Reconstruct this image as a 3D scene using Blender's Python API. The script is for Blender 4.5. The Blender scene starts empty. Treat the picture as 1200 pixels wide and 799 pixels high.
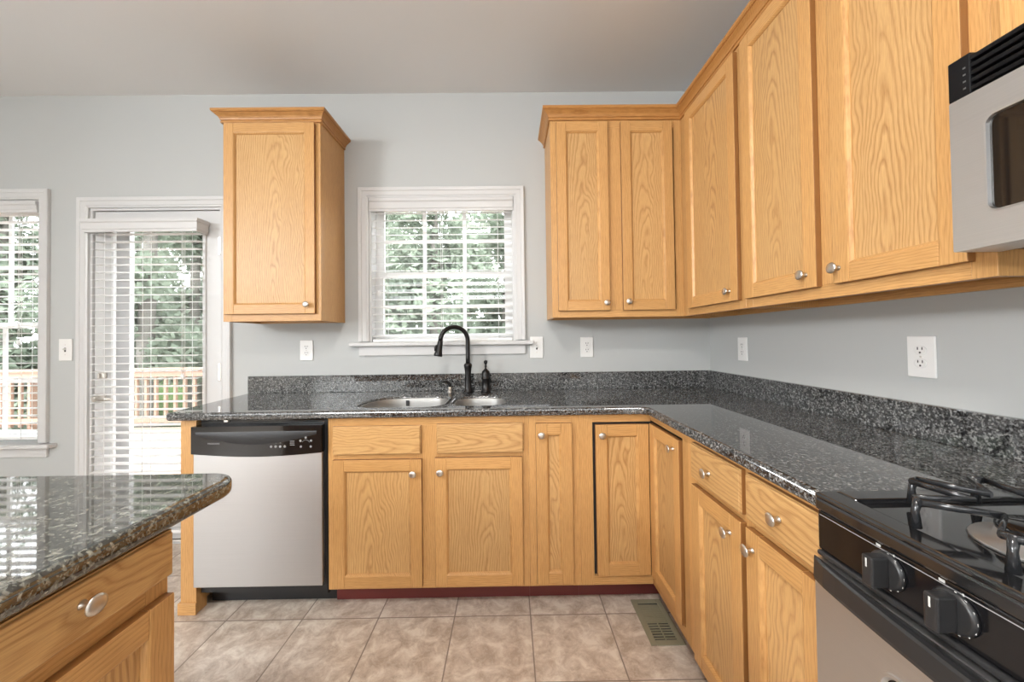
import bpy, bmesh, math, random
from mathutils import Matrix, Vector
random.seed(7)
S = 0.0254                      # everything is laid out in inches and scaled to metres
sc = bpy.context.scene
COL = sc.collection
# ------------------------------------------------------------------ camera
def make_camera():
    cx, cy, cz = -49.49, -92.97, 48.45
    yaw, pit, rol, f, sy = 0.0080, 0.0158, 0.0127, 444.27, 9.87
    r = Vector((math.cos(yaw), -math.sin(yaw), 0)); f0 = Vector((math.sin(yaw), math.cos(yaw), 0)); z = Vector((0, 0, 1))
    fw = f0 * math.cos(pit) + z * math.sin(pit); up = -f0 * math.sin(pit) + z * math.cos(pit)
    R = r * math.cos(rol) - up * math.sin(rol); U = r * math.sin(rol) + up * math.cos(rol)
    cam = bpy.data.cameras.new('camera'); o = bpy.data.objects.new('camera', cam); COL.objects.link(o)
    m = Matrix((R, U, -fw)).transposed().to_4x4(); m.translation = Vector((cx, cy, cz)) * S
    o.matrix_world = m
    cam.sensor_width = 36; cam.lens = f / 1200 * 36; cam.shift_y = -sy / 1200; cam.clip_start = 0.02
    sc.camera = o
make_camera()
# ------------------------------------------------------------------ world, sun, added fill lights
sc.view_settings.view_transform = 'Standard'; sc.view_settings.look = 'None'
sc.view_settings.gamma = 1; sc.view_settings.use_curve_mapping = False
sc.view_settings.exposure = -0.05
W = bpy.data.worlds.new('sky'); sc.world = W; W.use_nodes = True
W.node_tree.nodes['Background'].inputs[0].default_value = (0.93, 0.97, 1.0, 1)
W.node_tree.nodes['Background'].inputs[1].default_value = 8.5
def area(name, loc, direction, sx, sy, power, color=(1, 1, 1)):
    l = bpy.data.lights.new(name, 'AREA'); l.shape = 'RECTANGLE'; l.size = sx * S; l.size_y = sy * S
    l.energy = power; l.color = color
    o = bpy.data.objects.new(name, l); COL.objects.link(o); o.location = Vector(loc) * S
    o.rotation_euler = Vector(direction).to_track_quat('-Z', 'Y').to_euler(); return o
sun = bpy.data.lights.new('sun', 'SUN'); sun.energy = 2.2; sun.angle = 0.1; sun.color = (1, .96, .9)
so = bpy.data.objects.new('sun', sun); COL.objects.link(so)
so.rotation_euler = Vector((0.35, 0.7, -0.9)).to_track_quat('-Z', 'Y').to_euler()
FILL = (0.97, 0.985, 1.0)
area('added_rear_fill', (-60, -246, 96), (0.15, 1, 0.0), 90, 20, 22, FILL)  # unseen rear fill lights, added to brighten the room from behind
area('added_rear_fill', (-165, -246, 96), (0.5, 1, 0.0), 70, 20, 1, FILL)
area('added_side_fill', (-226, -185, 96), (1, -0.36, 0.0), 100, 20, 260, FILL)  # unseen side fill lights, added to brighten the right wall and cabinets
area('added_side_fill', (-226, -190, 42), (1, -0.36, 0.04), 90, 18, 80, FILL)
LAMP_W = (38, 0.5)
CEIL = 109.4
# ------------------------------------------------------------------ materials
class G:
    def __init__(s, name):
        s.m = bpy.data.materials.new(name); s.m.use_nodes = True; s.t = s.m.node_tree
        s.t.nodes.clear(); s.out = s.t.nodes.new('ShaderNodeOutputMaterial')
    def put(s, sock, v):
        if isinstance(v, bpy.types.NodeSocket): s.t.links.new(v, sock)
        elif v is not None:
            try: sock.default_value = v
            except Exception: sock.default_value = tuple(v) + (1,)
    def n(s, typ, ins=(), **props):
        nd = s.t.nodes.new('ShaderNode' + typ)
        for k, v in props.items(): setattr(nd, k, v)
        for k, v in (ins.items() if isinstance(ins, dict) else enumerate(ins)): s.put(nd.inputs[k], v)
        return nd
    def ma(s, op, a, b=None, c=None): return s.n('Math', [a] + ([b] if b is not None else []) + ([c] if c is not None else []), operation=op).outputs[0]
    def obj(s): return s.n('TexCoord').outputs['Object']
    def sep(s, v): return s.n('SeparateXYZ', [v]).outputs
    def comb(s, a, b, c=0.0): return s.n('CombineXYZ', [a, b, c]).outputs[0]
    def noise(s, v, scale=1.0, detail=2.0, rough=.5, dist=0.0): return s.n('TexNoise', {'Vector': v, 'Scale': scale, 'Detail': detail, 'Roughness': rough, 'Distortion': dist}).outputs[0]
    def ramp(s, f, stops, interp='LINEAR'):
        nd = s.n('ValToRGB', [f]); cr = nd.color_ramp; cr.interpolation = interp
        while len(cr.elements) < len(stops): cr.elements.new(.5)
        for e, (p, c) in zip(cr.elements, stops): e.position = p; e.color = tuple(c) + (1,) if len(c) == 3 else c
        return nd.outputs[0]
    def mix(s, f, a, b, blend='MIX'):
        nd = s.t.nodes.new('ShaderNodeMix'); nd.data_type = 'RGBA'; nd.blend_type = blend
        s.put(nd.inputs[0], f); s.put(nd.inputs[6], a); s.put(nd.inputs[7], b); return nd.outputs[2]
    def bsdf(s, **k):
        b = s.n('BsdfPrincipled', {a.replace('_', ' '): v for a, v in k.items()}); s.t.links.new(b.outputs[0], s.out.inputs[0]); return b
    def bump(s, h, strength=.2, dist=.002): return s.n('Bump', {'Height': h, 'Strength': strength, 'Distance': dist}).outputs['Normal']
def c4(c): return tuple(c) + (1,)
def plain(name, col, rough=.5, metal=0.0, spec=.5, coat=0.0):
    g = G(name); g.bsdf(Base_Color=c4(col), Roughness=rough, Metallic=metal, Specular_IOR_Level=spec, Coat_Weight=coat); return g.m
def painted(name, col, rough, bump=.05, scale=220):
    g = G(name); v = g.obj(); n = g.noise(v, scale, 3); big = g.noise(v, 1.3, 2)
    g.bsdf(Base_Color=g.mix(big, c4([x * .975 for x in col]), c4([min(1, x * 1.02) for x in col])), Roughness=rough, Normal=g.bump(n, bump, .001)); return g.m
def oak(name, axis, cath=False, tint=(1, 1, 1)):
    g = G(name); v = g.obj(); x, y, z = g.sep(v); rnd = g.n('ObjectInfo').outputs['Random']
    a, u = {'z': (z, g.ma('ADD', x, y)), 'x': (x, g.ma('ADD', z, y)), 'y': (y, g.ma('ADD', z, x))}[axis]
    r50 = g.ma('MULTIPLY', rnd, 53.0)
    warp = g.noise(g.comb(g.ma('MULTIPLY', u, 9.0), g.ma('MULTIPLY', a, 3.2), r50), 1.0, 2.5, .55)
    wob = g.noise(g.comb(g.ma('MULTIPLY', u, 34.0), g.ma('MULTIPLY', a, 11.0), r50), 1.0, 2.0)
    if cath:
        uu = g.ma('ADD', g.ma('ADD', u, g.ma('MULTIPLY', g.ma('SUBTRACT', rnd, .5), .09)), g.ma('MULTIPLY', g.ma('SUBTRACT', warp, .5), .075))
        aa = g.ma('ADD', g.ma('MULTIPLY', g.ma('ADD', a, .45), .085), g.ma('MULTIPLY', g.ma('SUBTRACT', warp, .5), .06))
        rr = g.ma('SQRT', g.ma('ADD', g.ma('MULTIPLY', uu, uu), g.ma('MULTIPLY', aa, aa)))
        ph = g.ma('ADD', g.ma('MULTIPLY', rr, 100.0), g.ma('MULTIPLY', wob, .55))
    else:
        ph = g.ma('ADD', g.ma('MULTIPLY', u, 120.0), g.ma('ADD', g.ma('MULTIPLY', warp, 5.0), g.ma('MULTIPLY', wob, .8)))
    t = g.ma('FRACT', ph)
    ring = g.ramp(t, [(0, (.45,) * 3), (.22, (.1,) * 3), (.55, (0,) * 3), (.88, (1,) * 3), (1, (.45,) * 3)])
    pore = g.noise(g.comb(g.ma('MULTIPLY', u, 650.0), g.ma('MULTIPLY', a, 22.0), r50), 1.0, 2.0, .6)
    porem = g.ramp(pore, [(.42, (0,) * 3), (.66, (1,) * 3)])
    fade = g.ma('ADD', .3, g.ma('MULTIPLY', 1.35, g.noise(g.comb(g.ma('MULTIPLY', u, 5.0), g.ma('MULTIPLY', a, 1.6), g.ma('ADD', r50, 9.0)), 1.0, 1.5)))
    T = lambda c: c4([q * w for q, w in zip(c, tint)])
    base = g.mix(warp, T((.66, .415, .180)), T((.57, .330, .128)))
    grain = g.ma('MULTIPLY', g.ma('ADD', g.ma('MULTIPLY', g.ma('MULTIPLY', ring, fade), .52 if cath else .26), g.ma('MULTIPLY', ring, g.ma('MULTIPLY', porem, .3))), 1.0)
    c1 = g.mix(grain, base, T((.34, .158, .048)))
    c2 = g.mix(g.ma('MULTIPLY', porem, .3), c1, T((.30, .145, .048)))
    hv = g.n('HueSaturation', {'Hue': .5, 'Saturation': 1.0, 'Value': g.ma('ADD', .94, g.ma('MULTIPLY', rnd, .13)), 'Color': c2}).outputs[0]
    g.bsdf(Base_Color=hv, Roughness=.38, Specular_IOR_Level=.45, Normal=g.bump(pore, .08, .0006)); return g.m
FT = (1.02, .94, .84)
OZ, OX, OY = oak('oak_upright', 'z', False, FT), oak('oak_across', 'x', False, FT), oak('oak_along', 'y', False, FT)
PZ, PX, PY = oak('oak_panel_upright', 'z', True), oak('oak_panel_across', 'x', True), oak('oak_panel_along', 'y', True)
MOLD = oak('oak_molding', 'x', False, (.82, .66, .48))
EDGE = plain('oak_edge_stain_shade', (.27, .118, .034), .42)  # dark edge finish, deepened further to paint shadow lines round the doors
def granite(name, stops, scale, stops2, s2, ior=2.0):
    g = G(name); v = g.obj()
    vo = g.n('TexVoronoi', {'Vector': v, 'Scale': scale, 'Randomness': 1.0}); rv = g.sep(vo.outputs['Color'])[0]
    nz = g.noise(v, s2, 4, .65, .6)
    a = g.ramp(rv, stops, 'CONSTANT'); b = g.ramp(nz, stops2)
    g.bsdf(Base_Color=g.mix(.5, a, b), Roughness=.03, IOR=ior); return g.m
GR = granite('granite_grey', [(0, (.006, .006, .007)), (.42, (.035, .036, .037)), (.64, (.13, .13, .128)), (.82, (.33, .33, .32)), (.94, (.02, .02, .02))], 215,
             [(.45, (.005, .005, .006)), (.53, (.06, .06, .06)), (.62, (.32, .32, .31))], 125)
GI = granite('granite_olive', [(0, (.006, .007, .006)), (.44, (.03, .032, .027)), (.68, (.20, .20, .165)), (.9, (.02, .022, .018))], 240,
             [(.43, (.004, .005, .004)), (.53, (.07, .07, .058)), (.63, (.33, .325, .275))], 88, 2.3)
def tile():
    g = G('floor_tile'); v = g.obj(); x, y, z = g.sep(v)
    px, py = 13.25 * S, 13.0 * S
    tx = g.ma('DIVIDE', g.ma('SUBTRACT', x, -33.1 * S), px); ty = g.ma('DIVIDE', g.ma('SUBTRACT', y, -25.85 * S), py)
    ex = g.ma('ABSOLUTE', g.ma('SUBTRACT', g.ma('FRACT', g.ma('ADD', tx, .5)), .5)); ey = g.ma('ABSOLUTE', g.ma('SUBTRACT', g.ma('FRACT', g.ma('ADD', ty, .5)), .5))
    e = g.ma('MINIMUM', ex, ey)
    line = g.ramp(e, [(0, (1,) * 3), (.0055, (1,) * 3), (.0095, (0,) * 3)])
    cell = g.n('TexWhiteNoise', [g.comb(g.ma('FLOOR', tx), g.ma('FLOOR', ty))]).outputs['Value']
    vv = g.n('VectorMath', [v, g.comb(cell, g.ma('MULTIPLY', cell, 7.0), cell)], operation='ADD').outputs[0]
    n1 = g.noise(vv, 14, 6, .68, .5); n2 = g.noise(vv, 60, 5, .75)
    c = g.ramp(n1, [(.37, (.42, .335, .265)), (.5, (.57, .48, .40)), (.63, (.74, .67, .58))])
    c = g.mix(g.ma('MULTIPLY', g.ramp(n2, [(.5, (0,) * 3), (.72, (1,) * 3)]), .55), c, (.74, .69, .61, 1))
    c = g.mix(g.ma('MULTIPLY', cell, .12), c, (.42, .31, .25, 1))
    c = g.mix(line, c, (.25, .20, .165, 1))
    h = g.ma('SUBTRACT', g.ma('MULTIPLY', n2, .25), line)
    g.bsdf(Base_Color=c, Roughness=g.ma('ADD', .32, g.ma('MULTIPLY', line, .4)), Normal=g.bump(h, .35, .0015)); return g.m
def steel(name, axis, col=(.66, .65, .635), rough=.33):
    g = G(name); x, y, z = g.sep(g.obj()); k = dict(x=(3, 3, 900), y=(3, 3, 900), z=(500, 500, 3))[axis]
    n = g.noise(g.comb(g.ma('MULTIPLY', x, float(k[0])), g.ma('MULTIPLY', y, float(k[1])), g.ma('MULTIPLY', z, float(k[2]))), 1.0, 3)
    g.bsdf(Base_Color=g.mix(n, c4([c * .9 for c in col]), c4([min(1, c * 1.08) for c in col])), Metallic=1.0, Roughness=g.ma('ADD', rough - .06, g.ma('MULTIPLY', n, .14)), Normal=g.bump(n, .04, .0003)); return g.m
def glass(name, tint=(1, 1, 1)):
    g = G(name); fc = g.n('LayerWeight', {'Blend': .5}).outputs['Facing']; fr = g.ma('ADD', .035, g.ma('MULTIPLY', g.ma('POWER', fc, 5.0), .9))
    t = g.n('BsdfTransparent', [c4(tint)]); gl = g.n('BsdfGlossy', {'Roughness': .01})
    mx = g.n('MixShader', [fr, t.outputs[0], gl.outputs[0]]); g.t.links.new(mx.outputs[0], g.out.inputs[0]); return g.m
def emit(name, col, st):
    g = G(name); g.bsdf(Base_Color=c4(col), Roughness=.4, Emission_Color=c4(col), Emission_Strength=st); return g.m
def foliage(name, a, b, tr=.35):
    g = G(name); n = g.noise(g.obj(), 2.2, 3); c = g.mix(n, c4(a), c4(b))
    d = g.n('BsdfDiffuse', [c]); t = g.n('BsdfTranslucent', [c]); mx = g.n('MixShader', [tr, d.outputs[0], t.outputs[0]]); g.t.links.new(mx.outputs[0], g.out.inputs[0]); return g.m
def slatmat():
    g = G('blind_slat_white'); d = g.n('BsdfPrincipled', {'Base Color': (.86, .86, .86, 1), 'Roughness': .35}); t = g.n('BsdfTranslucent', [(.93, .93, .92, 1)])
    mx = g.n('MixShader', [.6, d.outputs[0], t.outputs[0]]); g.t.links.new(mx.outputs[0], g.out.inputs[0]); return g.m
def planks(name, axis, a, b, w):
    g = G(name); x, y, z = g.sep(g.obj()); q = {'x': y, 'y': x}[axis]
    k = g.ma('DIVIDE', q, w * S); n = g.noise(g.comb(g.ma('MULTIPLY', x, 30.0 if axis == 'y' else 3.0), g.ma('MULTIPLY', y, 3.0 if axis == 'y' else 30.0), g.ma('FLOOR', k)), 1.0, 3)
    gap = g.ramp(g.ma('FRACT', k), [(0, (1,) * 3), (.045, (0,) * 3)], 'CONSTANT')
    g.bsdf(Base_Color=g.mix(gap, g.mix(n, c4(a), c4(b)), (.05, .04, .03, 1)), Roughness=.7); return g.m
WALL = painted('wall_paint_grey', (.47, .48, .472), .55)
CEILM = painted('ceiling_paint', (.76, .765, .77), .8, .12, 120)
TRIM = plain('trim_white', (.60, .595, .59), .3)
TILE = tile()
STX, STY, STZ = steel('steel_brushed_across', 'x'), steel('steel_brushed_along', 'y', (.66, .655, .65), .4), steel('steel_bowl', 'z', (.42, .415, .40), .5)
DWST = steel('steel_dishwasher', 'x', (.56, .555, .55), .45)
NICKEL = plain('brushed_nickel', (.66, .62, .57), .34, 1.0)
ALU = plain('burner_aluminium', (.40, .39, .38), .4, .8)
BLK = plain('black_gloss', (.006, .006, .007), .09, 0, .55)
BLKM = plain('black_matte', (.012, .012, .013), .45)
VENT = plain('vent_black', (.004, .004, .005), .3, 0, .3)
MWGL = plain('microwave_glass', (.01, .009, .008), .03, 0, .6)
ENAMEL = plain('black_enamel', (.012, .012, .013), .07, 0, 1.0)
IRON = plain('grate_enamel', (.02, .021, .023), .18, 0, .6)
KNOBG = plain('knob_grey', (.022, .022, .023), .34)
BRONZE = plain('faucet_black', (.012, .011, .011), .28, .3)
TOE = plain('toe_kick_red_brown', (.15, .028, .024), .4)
WHITE = plain('white_plastic', (.78, .77, .75), .35)
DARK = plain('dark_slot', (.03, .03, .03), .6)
PRINT = plain('white_print', (.62, .62, .60), .5)
DIM = plain('dim_print', (.12, .12, .12), .5)
PRINTD = plain('grey_print', (.28, .28, .28), .5)
GLASS = glass('window_glass')
VINYL = plain('window_vinyl', (.84, .84, .83), .4)
SLAT = slatmat()
REG = plain('register_tan', (.27, .245, .165), .45)
DECK = planks('deck_boards', 'x', (.40, .29, .24), (.33, .23, .18), 5.6)
DECKR = plain('deck_rail_wood', (.30, .195, .14), .7)
GRASS = foliage('lawn', (.03, .05, .02), (.06, .09, .035), .0)
LEAF = foliage('leaves', (.19, .23, .175), (.32, .37, .29))
BARK = plain('bark', (.16, .15, .13), .9)
DIFF = emit('lamp_diffuser', (1, .96, .91), 6)
SIDING = plain('white_siding', (.75, .75, .75), .6)
# ------------------------------------------------------------------ mesh helpers
class MB:
    def __init__(s): s.bm = bmesh.new()
    def box(s, x0, x1, y0, y1, z0, z1, mat=0, bev=0.0, seg=2):
        x0, x1 = sorted((x0, x1)); y0, y1 = sorted((y0, y1)); z0, z1 = sorted((z0, z1))
        v = [s.bm.verts.new(p) for p in ((x0, y0, z0), (x1, y0, z0), (x1, y1, z0), (x0, y1, z0), (x0, y0, z1), (x1, y0, z1), (x1, y1, z1), (x0, y1, z1))]
        fs = [s.bm.faces.new([v[i] for i in q]) for q in ((3, 2, 1, 0), (4, 5, 6, 7), (0, 1, 5, 4), (1, 2, 6, 5), (2, 3, 7, 6), (3, 0, 4, 7))]
        for f in fs: f.material_index = mat
        if bev > 0:
            es = {e for f in fs for e in f.edges}
            bmesh.ops.bevel(s.bm, geom=list(es), offset=bev, segments=seg, affect='EDGES', profile=.5, material=-1)
        return s
    def fbox(s, F, u0, u1, w0, w1, n0, n1, mat=0, bev=0.0, seg=2):
        a, b = F(u0, w0, n0), F(u1, w1, n1); return s.box(a[0], b[0], a[1], b[1], a[2], b[2], mat, bev, seg)
    def grid(s, rows, mat=0, smooth=True, closed_u=False, closed_v=False):
        V = [[s.bm.verts.new(p) for p in r] for r in rows]; nr, nc = len(V), len(V[0])
        for i in range(nr if closed_v else nr - 1):
            for j in range(nc if closed_u else nc - 1):
                f = s.bm.faces.new((V[i][j], V[i][(j + 1) % nc], V[(i + 1) % nr][(j + 1) % nc], V[(i + 1) % nr][j])); f.smooth = smooth; f.material_index = mat
        return V
    def cap(s, ring, mat=0, flip=False):
        f = s.bm.faces.new(ring[::-1] if flip else ring); f.material_index = mat; return f
    def tube(s, pts, rad, seg=12, mat=0, caps=True, flat=None):
        pts = [Vector(p) for p in pts]; n = len(pts); rad = rad if isinstance(rad, (list, tuple)) else [rad] * n
        t0 = (pts[1] - pts[0]).normalized(); up = Vector((0, 0, 1)) if abs(t0.z) < .9 else Vector((0, 1, 0))
        nrm = (up - t0 * up.dot(t0)).normalized(); rows = []
        for i in range(n):
            t = (pts[min(i + 1, n - 1)] - pts[max(i - 1, 0)]).normalized()
            nrm = (nrm - t * nrm.dot(t)).normalized(); bn = t.cross(nrm); a, b = (rad[i], rad[i]) if flat is None else (rad[i] * flat[0], rad[i] * flat[1])
            rows.append([pts[i] + nrm * (a * math.sin(q)) + bn * (b * math.cos(q)) for q in (2 * math.pi * k / seg for k in range(seg))])
        V = s.grid(rows, mat, True, True)
        if caps: s.cap(V[0], mat, True); s.cap(V[-1], mat)
        return s
    def lathe(s, prof, F, seg=20, mat=0, sx=1.0, sy=1.0):
        """prof: (radius, height) pairs; F(a, b, h) -> point."""
        rows = [[F(r * sx * math.cos(q), r * sy * math.sin(q), h) for q in (2 * math.pi * k / seg for k in range(seg))] for r, h in prof]
        V = s.grid(rows, mat, True, True); s.cap(V[0], mat, True); s.cap(V[-1], mat); return s
    def sweep(s, path, prof, P, closed=False, mat=0):
        """path of (a, b); prof of (out, h), out to the right of travel; P(a, b, h) -> point; mitred."""
        n = len(path); rows = []
        def nr(i, j):
            d = Vector((path[j][0] - path[i][0], path[j][1] - path[i][1])).normalized(); return Vector((d.y, -d.x))
        for i in range(n):
            if closed: n0, n1 = nr(i - 1, i), nr(i, (i + 1) % n)
            else: n0 = nr(max(i - 1, 0), max(i, 1)); n1 = nr(min(i, n - 2), min(i + 1, n - 1))
            m = (n0 + n1).normalized(); k = 1 / max(.2, m.dot(n0))
            rows.append([P(path[i][0] + m.x * k * o, path[i][1] + m.y * k * o, h) for o, h in prof])
        V = s.grid(rows, mat, False, True, closed)
        if not closed: s.cap(V[0], mat, True); s.cap(V[-1], mat)
        return s
    def prism(s, poly, P, h0, h1, mat=0, smooth=False):
        a = [s.bm.verts.new(P(x, y, h0)) for x, y in poly]; b = [s.bm.verts.new(P(x, y, h1)) for x, y in poly]; n = len(a)
        fs = [s.bm.faces.new(a[::-1]), s.bm.faces.new(b)]
        for i in range(n):
            f = s.bm.faces.new((a[i], a[(i + 1) % n], b[(i + 1) % n], b[i])); f.smooth = smooth; fs.append(f)
        for f in fs: f.material_index = mat
        return s
WL = {}
def put(o, parent, org):
    if parent is not None: o.parent = parent; o.location = (Vector(org) - WL[parent.name]) * S
    else: o.location = Vector(org) * S
    WL[o.name] = Vector(org)
def part(name, mb, mats, parent=None, label=None, org=None, normals=True):
    bm = mb.bm
    if normals: bmesh.ops.recalc_face_normals(bm, faces=bm.faces)
    if org is None:
        lo = [min(v.co[i] for v in bm.verts) for i in range(3)]; hi = [max(v.co[i] for v in bm.verts) for i in range(3)]
        org = [(a + b) / 2 for a, b in zip(lo, hi)]
    org = Vector(org)
    for v in bm.verts: v.co = (v.co - org) * S
    me = bpy.data.meshes.new(name); bm.to_mesh(me); bm.free()
    for m in (mats if isinstance(mats, (list, tuple)) else [mats]): me.materials.append(m)
    o = bpy.data.objects.new(name, me); COL.objects.link(o); put(o, parent, org)
    if label: o['label'] = label
    return o
def tag(o, label, cat, group=None):
    o['label'] = label; o['category'] = cat
    if group: o['group'] = group
    return o
def thing(name, label, cat, loc, group=None):
    o = bpy.data.objects.new(name, None); COL.objects.link(o); o.empty_display_size = .05; put(o, None, loc); return tag(o, label, cat, group)
def struct(name, label, mb, mats, cat='room'):
    o = part(name, mb, mats, None, None, (0, 0, 0)); o['kind'] = 'structure'; return tag(o, label, cat)
def struct_empty(name, label, cat, loc):
    o = thing(name, label, cat, loc); o['kind'] = 'structure'; return o
def text(name, body, size, F, mat, parent, org):
    """lettering laid flat in frame F(u, w, n) as a thin mesh, centred on org=(u, w, n)."""
    cu = bpy.data.curves.new(name, 'FONT'); cu.body = body; cu.size = size; cu.align_x = 'CENTER'; cu.align_y = 'CENTER'; cu.extrude = .004
    tmp = bpy.data.objects.new(name + '_tmp', cu); COL.objects.link(tmp)
    me = bpy.data.meshes.new_from_object(tmp.evaluated_get(bpy.context.evaluated_depsgraph_get())); bpy.data.objects.remove(tmp)
    mb = MB(); mb.bm.from_mesh(me); bpy.data.meshes.remove(me)
    for v in mb.bm.verts: v.co = F(org[0] + v.co.x, org[1] + v.co.y, org[2] + v.co.z)
    for f in mb.bm.faces: f.smooth = False; f.material_index = 0
    return part(name, mb, mat, parent)
FB = lambda y0: (lambda u, w, n: (u, y0 - n, w))            # faces the camera; u runs to the right
FR = lambda x0: (lambda u, w, n: (x0 - n, -u, w))           # right-hand run, faces left; u = -y
FI = lambda x0: (lambda u, w, n: (x0 + n, u, w))            # island, faces right; u = y
XYZ = lambda a, b, h: (a, b, h)
XZ = lambda y0: (lambda a, b, h: (a, y0 - h, b))            # outlines drawn on a wall facing the camera
# ------------------------------------------------------------------ room shell
def wall_with_holes(x0, x1, z0, z1, y0, y1, holes, mb, swap=False):
    """vertical strips between the holes so that every piece is a plain box"""
    xs = sorted({x0, x1, *[h[0] for h in holes], *[h[1] for h in holes]})
    for a, b in zip(xs, xs[1:]):
        zs = z0
        for h in sorted([h for h in holes if h[0] <= a and h[1] >= b], key=lambda h: h[2]):
            if h[2] > zs: mb.box(*((a, b, y0, y1) if not swap else (y0, y1, a, b)), zs, h[2])
            zs = h[3]
        if zs < z1: mb.box(*((a, b, y0, y1) if not swap else (y0, y1, a, b)), zs, z1)
    return mb
LX, RY = -230, -250
WIN2 = (-83.6, -47.9, 47.9, 83.4)
DOOR = (-151.6, -119.4, 0.4, 81.6)
WIN1 = (-199.3, -163.4, 24.6, 83.8)
struct('wall_back', 'pale grey painted wall with the sink window and glazed door', wall_with_holes(LX, 0, 0, CEIL, 0, 5, [WIN2, DOOR, WIN1], MB()), WALL, 'wall')
struct('wall_right', 'pale grey painted wall behind the range and right counter', MB().box(0, 5, RY, 5, 0, CEIL), WALL, 'wall')
struct('wall_left', 'pale grey painted wall at the breakfast end', wall_with_holes(RY, 5, 0, CEIL, LX - 5, LX, [(-236, -134, 84, 106), (-236, -134, 32, 52)], MB(), True), WALL, 'wall')  # openings made up to go with the added side fill lights
struct('wall_rear', 'pale grey painted wall opposite the sink', wall_with_holes(LX - 5, 5, 0, CEIL, RY - 5, RY, [(-106, -14, 84, 106), (-201, -129, 84, 106)], MB()), WALL, 'wall')  # openings made up to go with the added rear fill lights
struct('floor', 'mottled beige ceramic tile floor with dark grout', MB().box(LX - 5, 5, RY - 5, 5, -1, 0), TILE, 'floor')
struct('ceiling', 'flat off-white painted ceiling', MB().box(LX - 5, 5, RY - 5, 5, CEIL, CEIL + 4), CEILM, 'ceiling')
BBP = [(0, 0), (.6, 0), (.6, 2.6), (.45, 3.0), (.2, 3.3), (0, 3.4)]
b = MB()
for a, c in ((LX + .2, -155.2), (-116.5, -109.5)): b.box(a, c, -.6, 0, 0, 3.3, bev=.1)
struct('baseboard_back', 'white baseboard along the back wall', b, TRIM, 'baseboard')
# casing profile: (distance outward from the opening, thickness)
CAS = [(0, 0), (0, .42), (.35, .5), (.5, .62), (1.5, .62), (1.65, .78), (2.35, .82), (2.45, .7), (2.45, 0)]
CASW = [(o - .0, h) for o, h in CAS]
def casing(name, x0, x1, z0, z1, parent):
    return part(name, MB().sweep([(x0, z0), (x0, z1), (x1, z1), (x1, z0)], [(-o, h) for o, h in CAS], XZ(0)), TRIM, parent)
def win(n, label, box, rail_z, bars, ybase=0):
    x0, x1, z0, z1 = box; r = struct_empty('window_%d' % n, label, 'window', ((x0 + x1) / 2, 2, z0))
    casing('window_casing', x0, x1, z0 + .3, z1, r)
    part('window_sill', MB().box(x0 - 4.3, x1 + 4.3, -2.0, 3.0, z0 - .9, z0 + .05, bev=.22, seg=3), TRIM, r)
    part('apron', MB().box(x0 - 2.4, x1 + 2.4, -.62, 0, z0 - 3.2, z0 - .9, bev=.12), TRIM, r)
    part('jamb', MB().box(x0, x0 + .5, .1, 4.9, z0, z1).box(x1 - .5, x1, .1, 4.9, z0, z1).box(x0 + .5, x1 - .5, .1, 4.9, z1 - .5, z1), TRIM, r)
    for zs0, zs1, y in ((z0 + .1, rail_z + .6, 3.0), (rail_z - .6, z1 - .5, 4.0)):
        f = MB(); w = 2.0
        f.box(x0 + .5, x0 + .5 + w, y, y + .9, zs0, zs1).box(x1 - .5 - w, x1 - .5, y, y + .9, zs0, zs1)
        f.box(x0 + .5 + w, x1 - .5 - w, y, y + .9, zs0, zs0 + (1.9 if y < 3.5 else 1.3)).box(x0 + .5 + w, x1 - .5 - w, y, y + .9, zs1 - 1.4, zs1)
        if bars:
            for k in (1, 2):
                xx = x0 + 2.5 + (x1 - x0 - 5) * k / 3; f.box(xx - .45, xx + .45, y + .25, y + .65, zs0 + 1, zs1 - 1)
            zm = (zs0 + zs1) / 2; f.box(x0 + 2, x1 - 2, y + .28, y + .62, zm - .45, zm + .45)
        fo = part('sash', f, VINYL, r)
        part('pane', MB().box(x0 + 2.2, x1 - 2.2, y + .4, y + .5, zs0 + 1, zs1 - 1), GLASS, fo)
    return r
win(1, 'tall white sash window at the edge, left of the glazed door', WIN1, 53.4, True)
win(2, 'white sash window above the kitchen sink', WIN2, 65.0, True)
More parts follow.
